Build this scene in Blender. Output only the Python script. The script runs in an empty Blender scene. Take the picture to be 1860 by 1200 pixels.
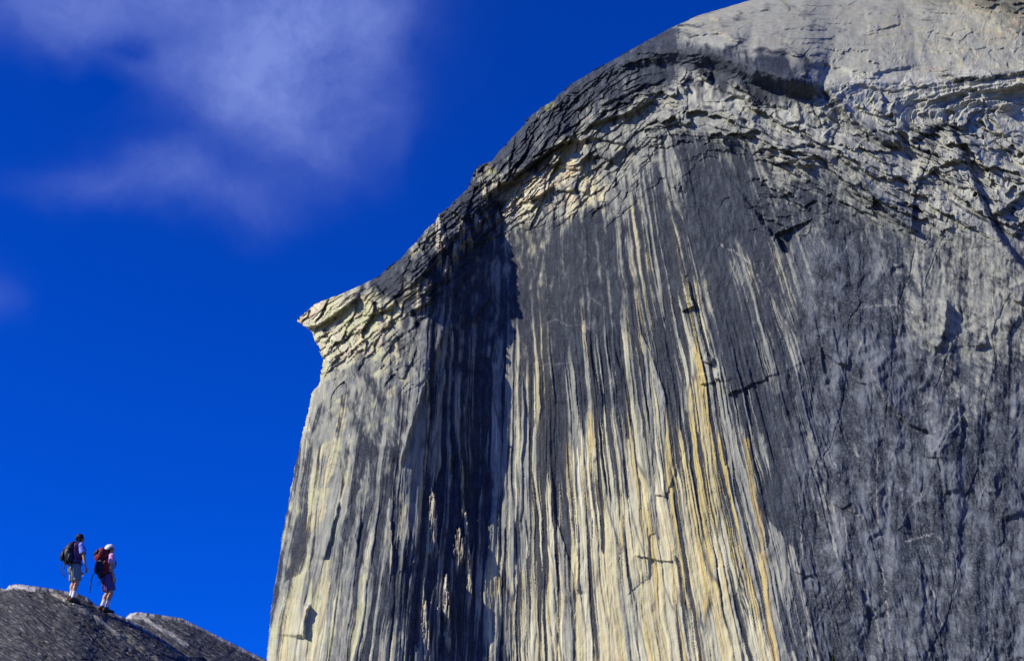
import bpy, bmesh, math, random
import numpy as np
from mathutils import Vector, Matrix
R = math.radians
rnd = random.Random(7)
sc = bpy.context.scene
col = sc.collection

# ------------------------------------------------------------------ camera
PITCH = 25.0
F = 2600.0                      # focal length in photo pixels (photo 1860 x 1200)
cam_d = bpy.data.cameras.new('camera')
cam = bpy.data.objects.new('camera', cam_d); col.objects.link(cam)
cam_d.sensor_width = 36.0
cam_d.lens = 36.0 * F / 1860.0
cam_d.clip_start = 0.5; cam_d.clip_end = 20000
cam.location = (0, 0, 0)
cam.rotation_euler = (R(90 + PITCH), 0, 0)
sc.camera = cam
cp, sp = math.cos(R(PITCH)), math.sin(R(PITCH))

def ray(px, py):
    """world direction (per metre of camera depth) through a photo pixel"""
    a = (px - 930.0) / F; b = (600.0 - py) / F
    return a, cp - b * sp, sp + b * cp

# ------------------------------------------------------------------ light
to_sun = Vector((-0.80, -0.30, 0.56)).normalized()
sun_el = math.asin(to_sun.z)
sun_az = math.atan2(to_sun.x, to_sun.y)
sd = bpy.data.lights.new('sun', 'SUN'); sd.energy = 5.0; sd.angle = R(0.5); sd.color = (1.0, 0.93, 0.82)
so = bpy.data.objects.new('sun', sd); col.objects.link(so)
so.rotation_euler = to_sun.to_track_quat('Z', 'Y').to_euler()

w = bpy.data.worlds.new('World'); sc.world = w; w.use_nodes = True
nt = w.node_tree; nt.nodes.clear()
def N(t, **k):
    n = nt.nodes.new(t)
    for a, b in k.items(): setattr(n, a, b)
    return n
def L(a, b): nt.links.new(a, b)
sky = N('ShaderNodeTexSky', sky_type='NISHITA', sun_disc=False)
sky.sun_elevation = sun_el; sky.sun_rotation = sun_az; sky.altitude = 2400
sky.air_density = 1.0; sky.dust_density = 0.3; sky.ozone_density = 2.0
tint = N('ShaderNodeMix', data_type='RGBA', blend_type='MULTIPLY'); tint.inputs[0].default_value = 1
L(sky.outputs[0], tint.inputs[6]); tint.inputs[7].default_value = (0.004, 0.262, 1.17, 1)
bg = N('ShaderNodeBackground'); bg.inputs[1].default_value = 0.13
tc = N('ShaderNodeTexCoord')
def M(op, a, b=None, c=None, clamp=False):
    n = N('ShaderNodeMath', operation=op); n.use_clamp = clamp
    for i, v in enumerate((a, b, c)):
        if v is None: continue
        if isinstance(v, (int, float)): n.inputs[i].default_value = v
        else: L(v, n.inputs[i])
    return n.outputs[0]
sep = N('ShaderNodeSeparateXYZ')
# clouds: gaussian puffs around fixed sky directions, frayed by noise of the sky direction
nz = N('ShaderNodeTexNoise'); nz.inputs['Scale'].default_value = 7.5; nz.inputs['Detail'].default_value = 6; nz.inputs['Roughness'].default_value = 0.55
L(tc.outputs['Generated'], nz.inputs['Vector'])
wv = N('ShaderNodeVectorMath', operation='SUBTRACT'); L(nz.outputs['Color'], wv.inputs[0]); wv.inputs[1].default_value = (.5, .5, .5)
ws = N('ShaderNodeVectorMath', operation='SCALE'); L(wv.outputs[0], ws.inputs[0]); ws.inputs[3].default_value = 0.085
wa = N('ShaderNodeVectorMath', operation='ADD'); L(tc.outputs['Generated'], wa.inputs[0]); L(ws.outputs[0], wa.inputs[1])
PUFFS = [(150, -10, 120, 60, .75), (330, -40, 260, 80, .9), (560, -20, 170, 110, 1.0), (470, 110, 160, 100, 1.0), (330, 110, 110, 50, .55), (560, 140, 150, 110, .8), (480, 205, 110, 60, .7), (690, 60, 60, 110, .45),
         (650, 260, 90, 60, .45), (560, 290, 100, 60, .45), (240, 340, 135, 38, .66), (330, 305, 85, 44, .42), (440, 372, 90, 38, .56), (120, 60, 60, 40, .35), (-10, 555, 45, 40, .36), (705, 215, 40, 30, .30), (745, 290, 25, 40, .15)]
HOLES = [(215, 70, 40, 24, .45), (185, 150, 60, 40, .12)]
acc = None
for sgn, lst in ((1, PUFFS), (-1, HOLES)):
    for px, py, rx, ry, am in lst:
        d = Vector(ray(px, py)).normalized()
        rt = Vector((1, 0, 0)); rt = (rt - d * rt.dot(d)).normalized(); up = rt.cross(d)
        def dotn(v, s):
            n = N('ShaderNodeVectorMath', operation='DOT_PRODUCT'); L(wa.outputs[0], n.inputs[0]); n.inputs[1].default_value = v
            return M('MULTIPLY', n.outputs['Value'], s)
        a = dotn(rt, F / rx); b = dotn(up, F / ry)
        e = M('EXPONENT', M('MULTIPLY', M('ADD', M('MULTIPLY', a, a), M('MULTIPLY', b, b)), -1.0))
        e = M('MULTIPLY', e, sgn * am)
        acc = e if acc is None else M('ADD', acc, e)
n2 = N('ShaderNodeTexNoise'); n2.inputs['Scale'].default_value = 22; n2.inputs['Detail'].default_value = 8; n2.inputs['Roughness'].default_value = 0.6
L(wa.outputs[0], n2.inputs['Vector'])
dens = M('MULTIPLY', acc, M('MULTIPLY_ADD', n2.outputs['Fac'], 1.9, 0.02))
nf = N('ShaderNodeVectorMath', operation='DOT_PRODUCT'); L(tc.outputs['Generated'], nf.inputs[0]); nf.inputs[1].default_value = (0, cp, sp)
dens = M('MULTIPLY', dens, M('GREATER_THAN', nf.outputs['Value'], 0.0))
dens = M('MULTIPLY', dens, 0.47, clamp=True)
mx = N('ShaderNodeMix', data_type='RGBA'); L(dens, mx.inputs[0]); L(tint.outputs[2], mx.inputs[6]); mx.inputs[7].default_value = (1.25, 1.75, 4.6, 1)
L(mx.outputs[2], bg.inputs[0])
out = N('ShaderNodeOutputWorld'); L(bg.outputs[0], out.inputs[0])

sc.view_settings.view_transform = 'Standard'; sc.view_settings.look = 'None'
sc.view_settings.exposure = 0.25; sc.view_settings.gamma = 1
sc.cycles.max_bounces = 4; sc.cycles.diffuse_bounces = 2

# ------------------------------------------------------------------ helpers
def tag(o, label=None, cat=None, group=None, kind=None):
    if label: o['label'] = label
    if cat: o['category'] = cat
    if group: o['group'] = group
    if kind: o['kind'] = kind
    return o

def _hash(ix, iy, seed):
    h = ix.astype(np.int32).view(np.uint32)*np.uint32(374761393) + iy.astype(np.int32).view(np.uint32)*np.uint32(668265263) + np.uint32((seed*982451653) & 0xFFFFFFFF)
    h ^= h >> np.uint32(13); h *= np.uint32(1274126177)
    h ^= h >> np.uint32(16); h *= np.uint32(2246822519)
    h ^= h >> np.uint32(15)
    return (h & np.uint32(0xFFFFFF)).astype(np.float32) * np.float32(1/0xFFFFFF)
_ang = np.linspace(0, 2*np.pi, 4097).astype(np.float32); _CT = np.cos(_ang); _ST = np.sin(_ang)
def noise(x, y, seed=0):
    x = np.asarray(x, np.float32); y = np.asarray(y, np.float32)
    ix = np.floor(x); iy = np.floor(y); fx = x - ix; fy = y - iy
    ux = fx*fx*fx*(fx*(fx*6-15)+10); uy = fy*fy*fy*(fy*(fy*6-15)+10)
    def g(dx, dy):
        a = (_hash(ix+np.float32(dx), iy+np.float32(dy), seed) * np.float32(4096)).astype(np.int32)
        return _CT[a]*(fx-np.float32(dx)) + _ST[a]*(fy-np.float32(dy))
    a = g(0, 0); b = g(1, 0); c = g(0, 1); d = g(1, 1)
    return ((a + (b-a)*ux) * (1-uy) + (c + (d-c)*ux) * uy) * 1.5
def fbm(x, y, seed=0, octv=4, rough=.5):
    t = 0; a = 1; s = 0
    for k in range(octv):
        t = t + a*noise(x*2**k + 17.3*k, y*2**k - 9.1*k, seed+k); s += a; a *= rough
    return t / s
def ridge(x, y, seed=0, octv=4, rough=.5):
    t = 0; a = 1; s = 0
    for k in range(octv):
        t = t + a*(1-2*np.abs(noise(x*2**k + 7.7*k, y*2**k + 3.3*k, seed+k))); s += a; a *= rough
    return t / s
def worley(x, y, seed=0, jit=.9, cheb=False):
    """nearest-cell data: distance to edge (f2-f1), cell random numbers a, b, c and offsets from the cell centre"""
    x = np.asarray(x, np.float32); y = np.asarray(y, np.float32)
    ix = np.floor(x); iy = np.floor(y)
    f1 = np.full(x.shape, 9., np.float32); f2 = np.full(x.shape, 9., np.float32)
    cx = np.zeros_like(x); cy = np.zeros_like(x); ox = np.zeros_like(x); oy = np.zeros_like(x)
    for dx in (np.float32(-1), np.float32(0), np.float32(1)):
        for dy in (np.float32(-1), np.float32(0), np.float32(1)):
            jx = ix+dx; jy = iy+dy
            qx = jx + .5 + jit*(_hash(jx, jy, seed)-.5); qy = jy + .5 + jit*(_hash(jx, jy, seed+11)-.5)
            ex = x-qx; ey = y-qy; d = np.maximum(np.abs(ex), np.abs(ey))**2 if cheb else ex*ex + ey*ey
            m = d < f1
            f2 = np.where(m, f1, np.minimum(f2, d)); f1 = np.where(m, d, f1)
            cx = np.where(m, jx, cx); cy = np.where(m, jy, cy); ox = np.where(m, ex, ox); oy = np.where(m, ey, oy)
    return np.sqrt(f2)-np.sqrt(f1), _hash(cx, cy, seed+21), _hash(cx, cy, seed+31), _hash(cx, cy, seed+41), ox, oy
def sst(a, b, x):
    t = np.clip((x-a)/(b-a), 0, 1); return t*t*(3-2*t)
def polydist(X, Y, pts):
    """distance, side (+ = left of travel on the picture, i.e. above when going right), and 0..1 position along"""
    best = np.full(X.shape, 1e9); side = np.zeros(X.shape); u = np.zeros(X.shape)
    seg = [math.dist(pts[i], pts[i+1]) for i in range(len(pts)-1)]; tot = sum(seg); run = 0
    for (ax, ay), (bx, by), l in zip(pts[:-1], pts[1:], seg):
        dx, dy = bx-ax, by-ay
        t = np.clip(((X-ax)*dx + (Y-ay)*dy) / (l*l), 0, 1)
        d = np.hypot(X-ax-t*dx, Y-ay-t*dy)
        s = -np.sign(dx*(Y-ay) - dy*(X-ax))
        m = d < best
        best = np.where(m, d, best); side = np.where(m, s, side); u = np.where(m, (run+t*l)/tot, u)
        run += l
    return best, side, u
def coarse(fn, X, Y, n=5):
    """evaluate a smooth function on every n-th vertex and interpolate it over the grid"""
    r, c = X.shape
    ri = np.unique(np.append(np.arange(0, r, n), r-1)); ci = np.unique(np.append(np.arange(0, c, n), c-1))
    outs = fn(X[np.ix_(ri, ci)], Y[np.ix_(ri, ci)])
    a = np.arange(r); b = np.arange(c); res = []
    ra = np.clip(np.searchsorted(ri, a, 'right')-1, 0, len(ri)-2); rf = ((a-ri[ra])/(ri[ra+1]-ri[ra]))[:, None]
    ca = np.clip(np.searchsorted(ci, b, 'right')-1, 0, len(ci)-2); cf = ((b-ci[ca])/(ci[ca+1]-ci[ca]))[None, :]
    for V in outs:
        Rr_ = V[ra]*(1-rf) + V[ra+1]*rf
        res.append((Rr_[:, ca]*(1-cf) + Rr_[:, ca+1]*cf).astype(np.float32))
    return res
def grid_mesh(name, P, attrs, mat, wrap=False):
    """P: rows x cols x 3 array -> one quad-grid mesh with point colour attributes"""
    r, c, _ = P.shape
    me = bpy.data.meshes.new(name)
    idx = np.arange(r*c).reshape(r, c)
    q = np.stack([idx[:-1, :-1], idx[1:, :-1], idx[1:, 1:], idx[:-1, 1:]], -1).reshape(-1, 4)
    me.vertices.add(r*c); me.vertices.foreach_set('co', P.reshape(-1).astype(np.float32))
    me.loops.add(q.size); me.loops.foreach_set('vertex_index', q.reshape(-1).astype(np.int32))
    me.polygons.add(len(q)); me.polygons.foreach_set('loop_start', (np.arange(len(q))*4).astype(np.int32))
    me.polygons.foreach_set('loop_total', np.full(len(q), 4, np.int32))
    me.update(calc_edges=True)
    me.polygons.foreach_set('use_smooth', np.ones(len(q), bool))
    for an, A in attrs.items():
        at = me.color_attributes.new(an, 'FLOAT_COLOR', 'POINT')
        B = np.ones((r*c, 4), np.float32); B[:, :3] = A.reshape(-1, 3)
        at.data.foreach_set('color', B.reshape(-1))
    me.materials.append(mat)
    o = bpy.data.objects.new(name, me); col.objects.link(o)
    return o

def rock_material(name, attr, scales, bump, dist, colvar=.25, rough=.75, stretch=(1, 1, 1)):
    m = bpy.data.materials.new(name); m.use_nodes = True
    t = m.node_tree; b = t.nodes['Principled BSDF']; b.inputs['Roughness'].default_value = rough
    b.inputs['Specular IOR Level'].default_value = .10
    a = t.nodes.new('ShaderNodeAttribute'); a.attribute_name = attr
    tc_ = t.nodes.new('ShaderNodeTexCoord')
    n1 = t.nodes.new('ShaderNodeTexNoise'); n1.inputs['Scale'].default_value = scales[0]; n1.inputs['Detail'].default_value = 10; n1.inputs['Roughness'].default_value = .65
    n2_ = t.nodes.new('ShaderNodeTexNoise'); n2_.inputs['Scale'].default_value = scales[1]; n2_.inputs['Detail'].default_value = 6
    mp = t.nodes.new('ShaderNodeMapping'); mp.inputs['Scale'].default_value = stretch; t.links.new(tc_.outputs['Object'], mp.inputs[0])
    for n in (n1, n2_): t.links.new(mp.outputs[0], n.inputs['Vector'])
    mr = t.nodes.new('ShaderNodeMapRange'); mr.inputs[1].default_value = .3; mr.inputs[2].default_value = .7
    mr.inputs[3].default_value = 1-colvar; mr.inputs[4].default_value = 1+colvar
    t.links.new(n2_.outputs['Fac'], mr.inputs[0])
    mm = t.nodes.new('ShaderNodeVectorMath'); mm.operation = 'SCALE'
    t.links.new(a.outputs['Color'], mm.inputs[0]); t.links.new(mr.outputs[0], mm.inputs[3])
    t.links.new(mm.outputs[0], b.inputs['Base Color'])
    bp = t.nodes.new('ShaderNodeBump'); bp.inputs['Strength'].default_value = bump; bp.inputs['Distance'].default_value = dist
    t.links.new(n1.outputs['Fac'], bp.inputs['Height']); t.links.new(bp.outputs[0], b.inputs['Normal'])
    return m

# ------------------------------------------------------------------ the granite dome
SIL = [(1900, 420), (1500, 452), (1350, 468), (1200, 484), (1100, 493), (1013, 507), (943, 518), (860, 534), (810, 544), (777, 552), (735, 563), (720, 564),
       (693, 580), (673, 585), (650, 586), (627, 578), (607, 569), (592, 551), (583, 542), (574, 547), (560, 561), (552, 571), (537, 613), (520, 647), (503, 687), (491, 702),
       (461, 736), (419, 772), (384, 807), (341, 850), (310, 864), (299, 873), (291, 891), (283, 900), (261, 921), (237, 942), (208, 967), (184, 1001),
       (150, 1042), (124, 1087), (94, 1140), (75, 1174), (54, 1212), (37, 1250), (30, 1261), (21, 1294), (7, 1342), (0, 1365), (-25, 1440), (-45, 1520), (-80, 1680), (-115, 1880), (-140, 2300)]
sy = np.array([a for a, b in SIL][::-1], float); sx = np.array([b for a, b in SIL][::-1], float)
def xleft(y): return np.interp(y, sy, sx)
ys = np.concatenate([np.arange(-138, 1204, 1.30), 1204 + np.cumsum(np.linspace(1.5, 14, 90))])
ys = ys[ys < 1860]
NC = 1290
tcol = np.concatenate([np.linspace(0, 1, 1250), 1+np.cumsum(np.linspace(.001, .022, 40))])
rag = np.interp(ys, [-100, 0, 300, 520, 700, 800, 1200], [1.0, 2.2, 2.6, 2.6, 2.2, 1.0, .8])
xl = xleft(ys) + rag*(1.6*fbm(ys/30.0, ys*0, 3, 4, .7)*1.6 + 1.0*noise(ys/2.6, ys*0, 4) + .7*np.round(2.2*noise(ys/19, ys*0, 5)))
xr = np.maximum(1890, xl+140)
X = xl[:, None] + (xr - xl)[:, None] * tcol[None, :]
Y = np.repeat(ys[:, None], NC, 1)
X = X.astype(np.float32); Y = Y.astype(np.float32)
d_sil = coarse(lambda x, y: [polydist(x, y, [(b, a) for a, b in SIL])[0]], X, Y, 3)[0]

# streak coordinates: fluting converges upward like the water streaks on the face
wx = 9*fbm(X/120, Y/260, 50, 3) + 5.0*fbm(X/30, Y/120, 51, 4, .6)
S = (X + wx - 923) / (np.maximum(Y, -500) + 1135) * 2335
T = Y + 12*fbm(X/60, Y/60, 52, 2)

#            x    y    cream dark frac flute
CT = np.array([
 (520,1150,.62,.26,.15,.7),(560,900,.52,.32,.2,.7),(600,740,.50,.30,.22,.5),(640,610,.88,.08,1.,.1),(600,590,.85,.1,1.,.1),(690,560,.7,.3,.8,.2),
 (680,780,.12,.40,.12,.4),(650,1000,.35,.42,.1,.7),(600,1120,.5,.35,.1,.8),(700,510,.12,.7,.4,.2),(660,690,.2,.35,.15,.3),(800,600,.05,.50,.1,.6),(800,800,.14,.50,.1,.9),
 (830,950,.16,.85,.15,.9),(830,1150,.14,.88,.1,.9),(760,1060,.14,.85,.1,.8),(780,450,.25,.7,.9,.0),(850,380,.2,.85,.8,.0),(760,530,.5,.5,.8,.2),(950,350,.85,.12,1,0),(1030,290,.85,.15,1,0),  # low in the recess, the dark value paints in part of its shade
 (1030,360,.6,.3,.4,.3),(950,270,.2,.8,.8,0),(1000,210,.12,.8,.7,.0),(1100,160,.08,.8,.6,.0),(1200,105,.02,.95,.1,.1),(1300,110,.02,.95,.1,.1),(1390,140,.02,.95,.2,.1),(1250,170,.15,.25,.7,.0),(1180,200,.15,.3,.7,.0),
 (1110,260,.1,.3,.4,.1),(960,440,.22,.62,.1,.25),(900,560,.05,.8,.1,.6),(1050,450,.14,.72,.1,.6),(1000,600,.14,.70,.05,.8),(1050,540,.08,.66,.05,.45),(950,780,.35,.6,.05,1),(1000,950,.72,.35,.05,1),
 (930,1100,.8,.3,.1,1),(1100,680,.30,.58,0,1),(1100,850,.62,.35,0,1),(1150,1000,.92,.15,.05,.9),(1200,1150,.97,.1,.1,.8),(1050,1120,.93,.12,.1,.8),(1200,430,.25,.6,.1,.8),(1210,600,.4,.5,.1,1),(1250,640,.65,.35,.1,1),
 (1300,720,.75,.3,.1,1),(1330,850,.85,.2,.1,1),(1370,1000,.85,.2,.1,1),(1390,1200,.8,.25,.1,.9),(1290,400,.06,.85,.15,.6),(1350,600,.06,.85,.1,.8),(1330,300,.04,.75,.15,.6),(1230,300,.1,.55,.2,.6),
 (1430,500,.12,.6,.2,.6),(1400,650,.1,.7,.15,.8),(1430,750,.06,.8,.1,.6),(1450,900,.06,.8,.1,.5),(1470,1150,.22,.75,.1,.7),(1550,500,.02,.85,.2,.35),(1600,720,.02,.80,.2,.3),(1600,1000,.03,.85,.12,.45),(1620,1170,.05,.75,.1,.4),
 (1760,580,.03,.35,.4,.05),(1760,720,.02,.6,.4,.1),(1830,500,.05,.4,.5,0),(1760,900,.02,.86,.2,.25),(1800,1150,.02,.84,.1,.35),(1650,860,.02,.72,.2,.2),(1850,800,.02,.8,.25,.2),(2100,600,.02,.6,.4,.1),(2100,1100,.02,.6,.2,.3),
 (1420,250,.04,.22,.6,0),(1340,210,.06,.2,.7,0),(1540,270,.06,.22,.5,0),(1600,330,.06,.3,.5,0),(1600,190,.1,.2,.5,0),(1700,290,.05,.3,.6,0),(1800,220,.12,.22,.5,0),(1720,370,.15,.25,.6,0),(1500,360,.02,.65,.3,.1),(1600,460,.02,.7,.2,.3),(1720,480,.05,.4,.4,.1),
 (1600,70,.25,.06,.18,0),(1800,60,.3,.1,.4,0),(1400,50,.2,.05,.1,0),(1300,70,.2,.06,.15,0),(1900,150,.3,.15,.4,0),(2100,200,.3,.2,.4,0),(700,1250,.5,.5,.1,.8),(1000,1500,.6,.4,.2,.8),(1600,1500,.2,.6,.2,.6)])
def controls(x, y):
    num = [0]*4; den = 0
    xw = x + 22*fbm(x/55, y/75, 60, 3); yw = y + 30*fbm(x/50, y/90, 64, 3)
    for row in CT:
        g = 1.0 / ((xw-row[0])**2 + ((yw-row[1])*.8)**2 + 500.0)**2
        den = den + g
        for k in range(4): num[k] = num[k] + g*row[2+k]
    return [n/den for n in num]
cream, dark, frac, flute = coarse(controls, X, Y, 4)
frac = np.clip((frac-.17)*1.2, 0, 1)
broad = fbm(S/75, T/420, 61, 3, .55)*sst(.2, .6, flute); broad2 = fbm(S/34+9, T/190, 65, 2)*sst(.2, .6, flute)
cream = cream + .42*broad + .18*broad2; dark = dark - .36*broad - .15*broad2
sharp = 1 - sst(1340, 1420, X + .18*(1200-Y) + 12*fbm(X/20, Y/60, 69, 2)) * sst(500, 700, Y)
cream = cream * (.25 + .75*sharp) * .9

# --- large form, in photo pixels toward the viewer
s0 = (X - 923) / (np.maximum(Y, -500) + 1135) * 2335 + 923      # where the streak would meet y = 1200
fx = np.array([380, 485, 540, 600, 660, 700, 730, 770, 820, 870, 900, 930, 1000, 1200, 1400, 1600, 1860, 2300], float)
fs = np.array([0.9, .9, .75, .6, .45, .05, -.36, -.41, -.40, -.24, .02, .33, .5, .47, .44, .40, .33, .25], float)
grid = np.arange(380, 2700, 2.0); prof = np.cumsum(np.interp(grid, fx, fs)) * 2.0
wob = 25*fbm(X/300, Y/200, 70, 2)
B = np.interp(s0 + wob, grid, prof)
# the dome leaning back above the shoulder line
TX = np.array([400, 900, 1000, 1080, 1160, 1230, 1300, 1360, 1430, 1500, 1600, 1730, 1860, 2300], float)
TY = np.array([-900, 150, 150, 120, 93, 82, 92, 116, 138, 155, 150, 150, 140, 120], float)
above = np.maximum(np.interp(X, TX, TY) - Y, 0)
B -= 1.15*above
T2 = np.interp(X, [1100, 1200, 1300, 1400, 1500, 1560, 1660, 1760, 1860, 2300], [150, 210, 240, 260, 300, 340, 420, 430, 480, 520])
up2 = np.maximum(T2 - Y, 0)
B -= .50*np.minimum(up2, 400)
# lower face kicks in slightly (slab below the bright streaks)
B += .10*np.maximum(Y-900, 0)
# silhouettes roll away
Rr = np.interp(Y, [-150, 60, 200, 300, 480, 540, 560, 640, 700, 1200], [130, 110, 90, 60, 45, 22, 10, 12, 26, 34])
q = np.clip(d_sil/Rr, 0, 1)
B -= Rr*1.0*(1-np.sqrt(np.clip(1-(1-q)**2, 0, 1)))

# --- named features: (points, height, edge width, fall-off length)
FEAT = [
 ([(985,215),(1030,178),(1080,140),(1160,112),(1230,103),(1300,112),(1360,138),(1430,160),(1500,172)], 55, 40, 160),
 ([(1060,228),(1100,219),(1150,203),(1192,176)], 18, 6, 50),
 ([(1075,196),(1120,180),(1165,160),(1215,143)], 12, 6, 40),
 ([(1040,262),(1080,250),(1130,262),(1155,283)], 11, 4, 40),
 ([(1060,290),(1085,283),(1110,292),(1122,300)], 9, 4, 30),
 ([(905,345),(930,325),(960,303),(993,280),(1020,262),(1052,250)], 34, 9, 60),
 ([(960,372),(980,356),(1000,342),(1006,334)], 22, 6, 30),
 ([(995,300),(1030,305),(1060,310)], 9, 4, 30),
 ([(995,347),(1035,346),(1070,350)], 8, 3, 30),
 ([(790,485),(820,462),(850,438),(868,418),(880,392)], 13, 6, 40),
 ([(745,520),(765,500),(790,478)], 16, 5, 40),
 ([(742,575),(765,556),(790,538)], 12, 4, 30),
 ([(835,400),(860,380),(890,352),(905,340)], 9, 6, 40),
 ([(590,560),(610,552),(640,536),(665,520)], 6, 4, 20),
 ([(542,590),(560,596),(582,590),(612,568),(640,548),(655,530)], 36, 6, 34),
 ([(570,618),(590,622),(600,615)], 9, 4, 20), ([(590,655),(604,658),(615,645)], 8, 3, 20),
 ([(665,575),(690,566),(715,556),(722,545)], 14, 6, 30), ([(690,602),(712,592)], 9, 4, 20), ([(640,640),(665,634),(680,618)], 6, 3, 20),
 # right-hand slabs
 ([(1355,140),(1405,146),(1446,158),(1490,172)], 22, 34, 60),
 ([(1488,150),(1510,178),(1536,210),(1570,236),(1604,258),(1645,268)], 30, 18, 60),
 ([(1652,262),(1686,238),(1727,224)], 20, 14, 45),
 ([(1920,545),(1860,482),(1826,442),(1796,387),(1776,336),(1753,281),(1735,244),(1718,206)], 17, 11, 60),
 ([(1502,262),(1529,289),(1559,311),(1570,337),(1600,371),(1630,401),(1656,420),(1675,408)], 20, 10, 60),
 ([(1490,245),(1500,258),(1510,262)], 14, 8, 20),
 ([(1655,325),(1680,322),(1700,305),(1730,292),(1752,288)], 13, 6, 30),
 ([(1454,119),(1491,116),(1540,128),(1585,134),(1645,123),(1671,119)], 12, 8, 50),
 ([(1540,140),(1575,143),(1600,141)], 6, 5, 20),
 ([(1690,128),(1735,145),(1791,143),(1860,133),(1950,125)], 16, 10, 60),
 ([(1735,164),(1810,165),(1860,155),(1950,150)], 10, 8, 40),
 ([(1640,180),(1665,183),(1700,180),(1730,172)], 7, 3, 40),
 ([(1312,28),(1365,24),(1400,17)], 9, 6, 30), ([(1211,70),(1275,64),(1305,60),(1331,74),(1361,82)], 13, 7, 35), ([(1245,40),(1290,34),(1312,38)], 7, 4, 20),
 ([(1576,58),(1600,54),(1640,42)], 6, 5, 30), ([(1700,90),(1730,98),(1752,112)], 6, 3, 25), ([(1800,38),(1830,50),(1860,66)], 6, 4, 25),
 ([(1400,260),(1440,268),(1470,262),(1500,272)], 11, 6, 50), ([(1290,160),(1330,170),(1380,188),(1440,198)], 12, 8, 40), ([(1300,195),(1340,215),(1375,222)], 10, 6, 35), ([(1400,215),(1430,225),(1460,218)], 9, 5, 40),
 ([(1408,298),(1450,290),(1490,285),(1520,300)], 10, 6, 40), ([(1560,200),(1600,212),(1640,205)], 8, 5, 30), ([(1770,150),(1795,200),(1850,210)], 4, 5, 40),
 ([(1800,395),(1830,380),(1860,350),(1900,330)], 14, 10, 45), ([(1835,430),(1860,410),(1900,400)], 9, 6, 30), ([(1700,230),(1740,262),(1790,262),(1850,235)], 5, 6, 40),
 # face: flake tops and overhang cracks
 ([(1238,568),(1250,560),(1264,556)], 9, 2.5, 60), ([(1275,655),(1290,662),(1298,650)], 8, 3, 60), ([(1296,688),(1308,690),(1318,704),(1325,720)], 9, 2.5, 70),
 ([(1268,680),(1272,700)], 6, 3, 30), ([(1150,1008),(1170,1012),(1200,1018),(1226,1018)], 5, 3, 20), ([(1190,900),(1200,899),(1210,903)], 5, 2, 40),
 ([(1400,430),(1408,424),(1414,440),(1425,458),(1440,462)], -14, 4, 70), ([(1040,990),(1046,1000),(1050,1030),(1048,1080)], 6, 3, 15),
 ([(1098,310),(1110,290),(1138,262)], 10, 4, 30), ([(1095,345),(1115,325),(1132,300)], -7, 4, 30),
 ([(730,850),(745,790),(770,710),(800,630),(818,580)], 16, 8, 40), ([(553,1160),(556,1120),(563,1095)], 16, 5, 25), ([(588,1020),(600,980),(612,930),(620,905)], 9, 4, 20), ([(856,590),(872,565),(892,540)], 8, 4, 20),
 ([(1550,150),(1620,168),(1700,150)], 5, 4, 40), ([(1700,640),(1712,620),(1722,580),(1722,540)], 12, 8, 30), ([(1752,596),(1758,615),(1772,632),(1800,626)], 10, 14, 26), ([(1716,720),(1728,735),(1730,750),(1712,790),(1690,830)], 9, 5, 30),
 ([(1830,520),(1842,545),(1860,550)], 12, 8, 30), ([(1480,600),(1500,640),(1520,660),(1550,665)], 8, 6, 30), ([(1570,650),(1590,690),(1610,730),(1650,770),(1700,790)], 9, 7, 40), 
 ([(1520,900),(1540,920),(1570,945),(1590,980)], 6, 4, 30), ([(1700,800),(1710,850),(1716,900)], 7, 5, 30), ([(1780,850),(1800,890),(1830,950)], 7, 8, 40),
 ([(1500,990),(1530,1040),(1560,1090),(1580,1120)], 8, 6, 30), ([(1430,1030),(1450,1040),(1480,1050),(1500,1065)], 3, 4, 30)]
h = np.zeros(X.shape, np.float32); dk = np.zeros(X.shape, np.float32)
jx = 3.5*fbm(X/16, Y/16, 80, 3); jy = 3.5*fbm(X/16, Y/16, 84, 3)
for pts, H, wd, Lf in FEAT:
    ax = [p[0] for p in pts]; ay = [p[1] for p in pts]; mg = 3.2*Lf + wd
    r0, r1 = np.searchsorted(ys, (min(ay)-mg, max(ay)+wd*2+mg*.3))
    Xs = X[r0:r1]; cs = np.where((Xs.max(0) > min(ax)-mg) & (Xs.min(0) < max(ax)+mg))[0]
    if r1 <= r0 or len(cs) == 0: continue
    sl = (slice(r0, r1), slice(cs[0], cs[-1]+1))
    d, sd_, u = polydist(X[sl]+jx[sl], Y[sl]+jy[sl], pts)
    sdv = d*sd_
    taper = sst(0, .12, u)*sst(0, .12, 1-u)
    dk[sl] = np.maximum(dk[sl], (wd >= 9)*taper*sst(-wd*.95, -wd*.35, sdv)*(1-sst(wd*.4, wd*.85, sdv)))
    h[sl] += 1.2*H*taper*sst(-wd/2, wd/2, sdv)*np.exp(-np.maximum(sdv, 0)/Lf)

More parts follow.
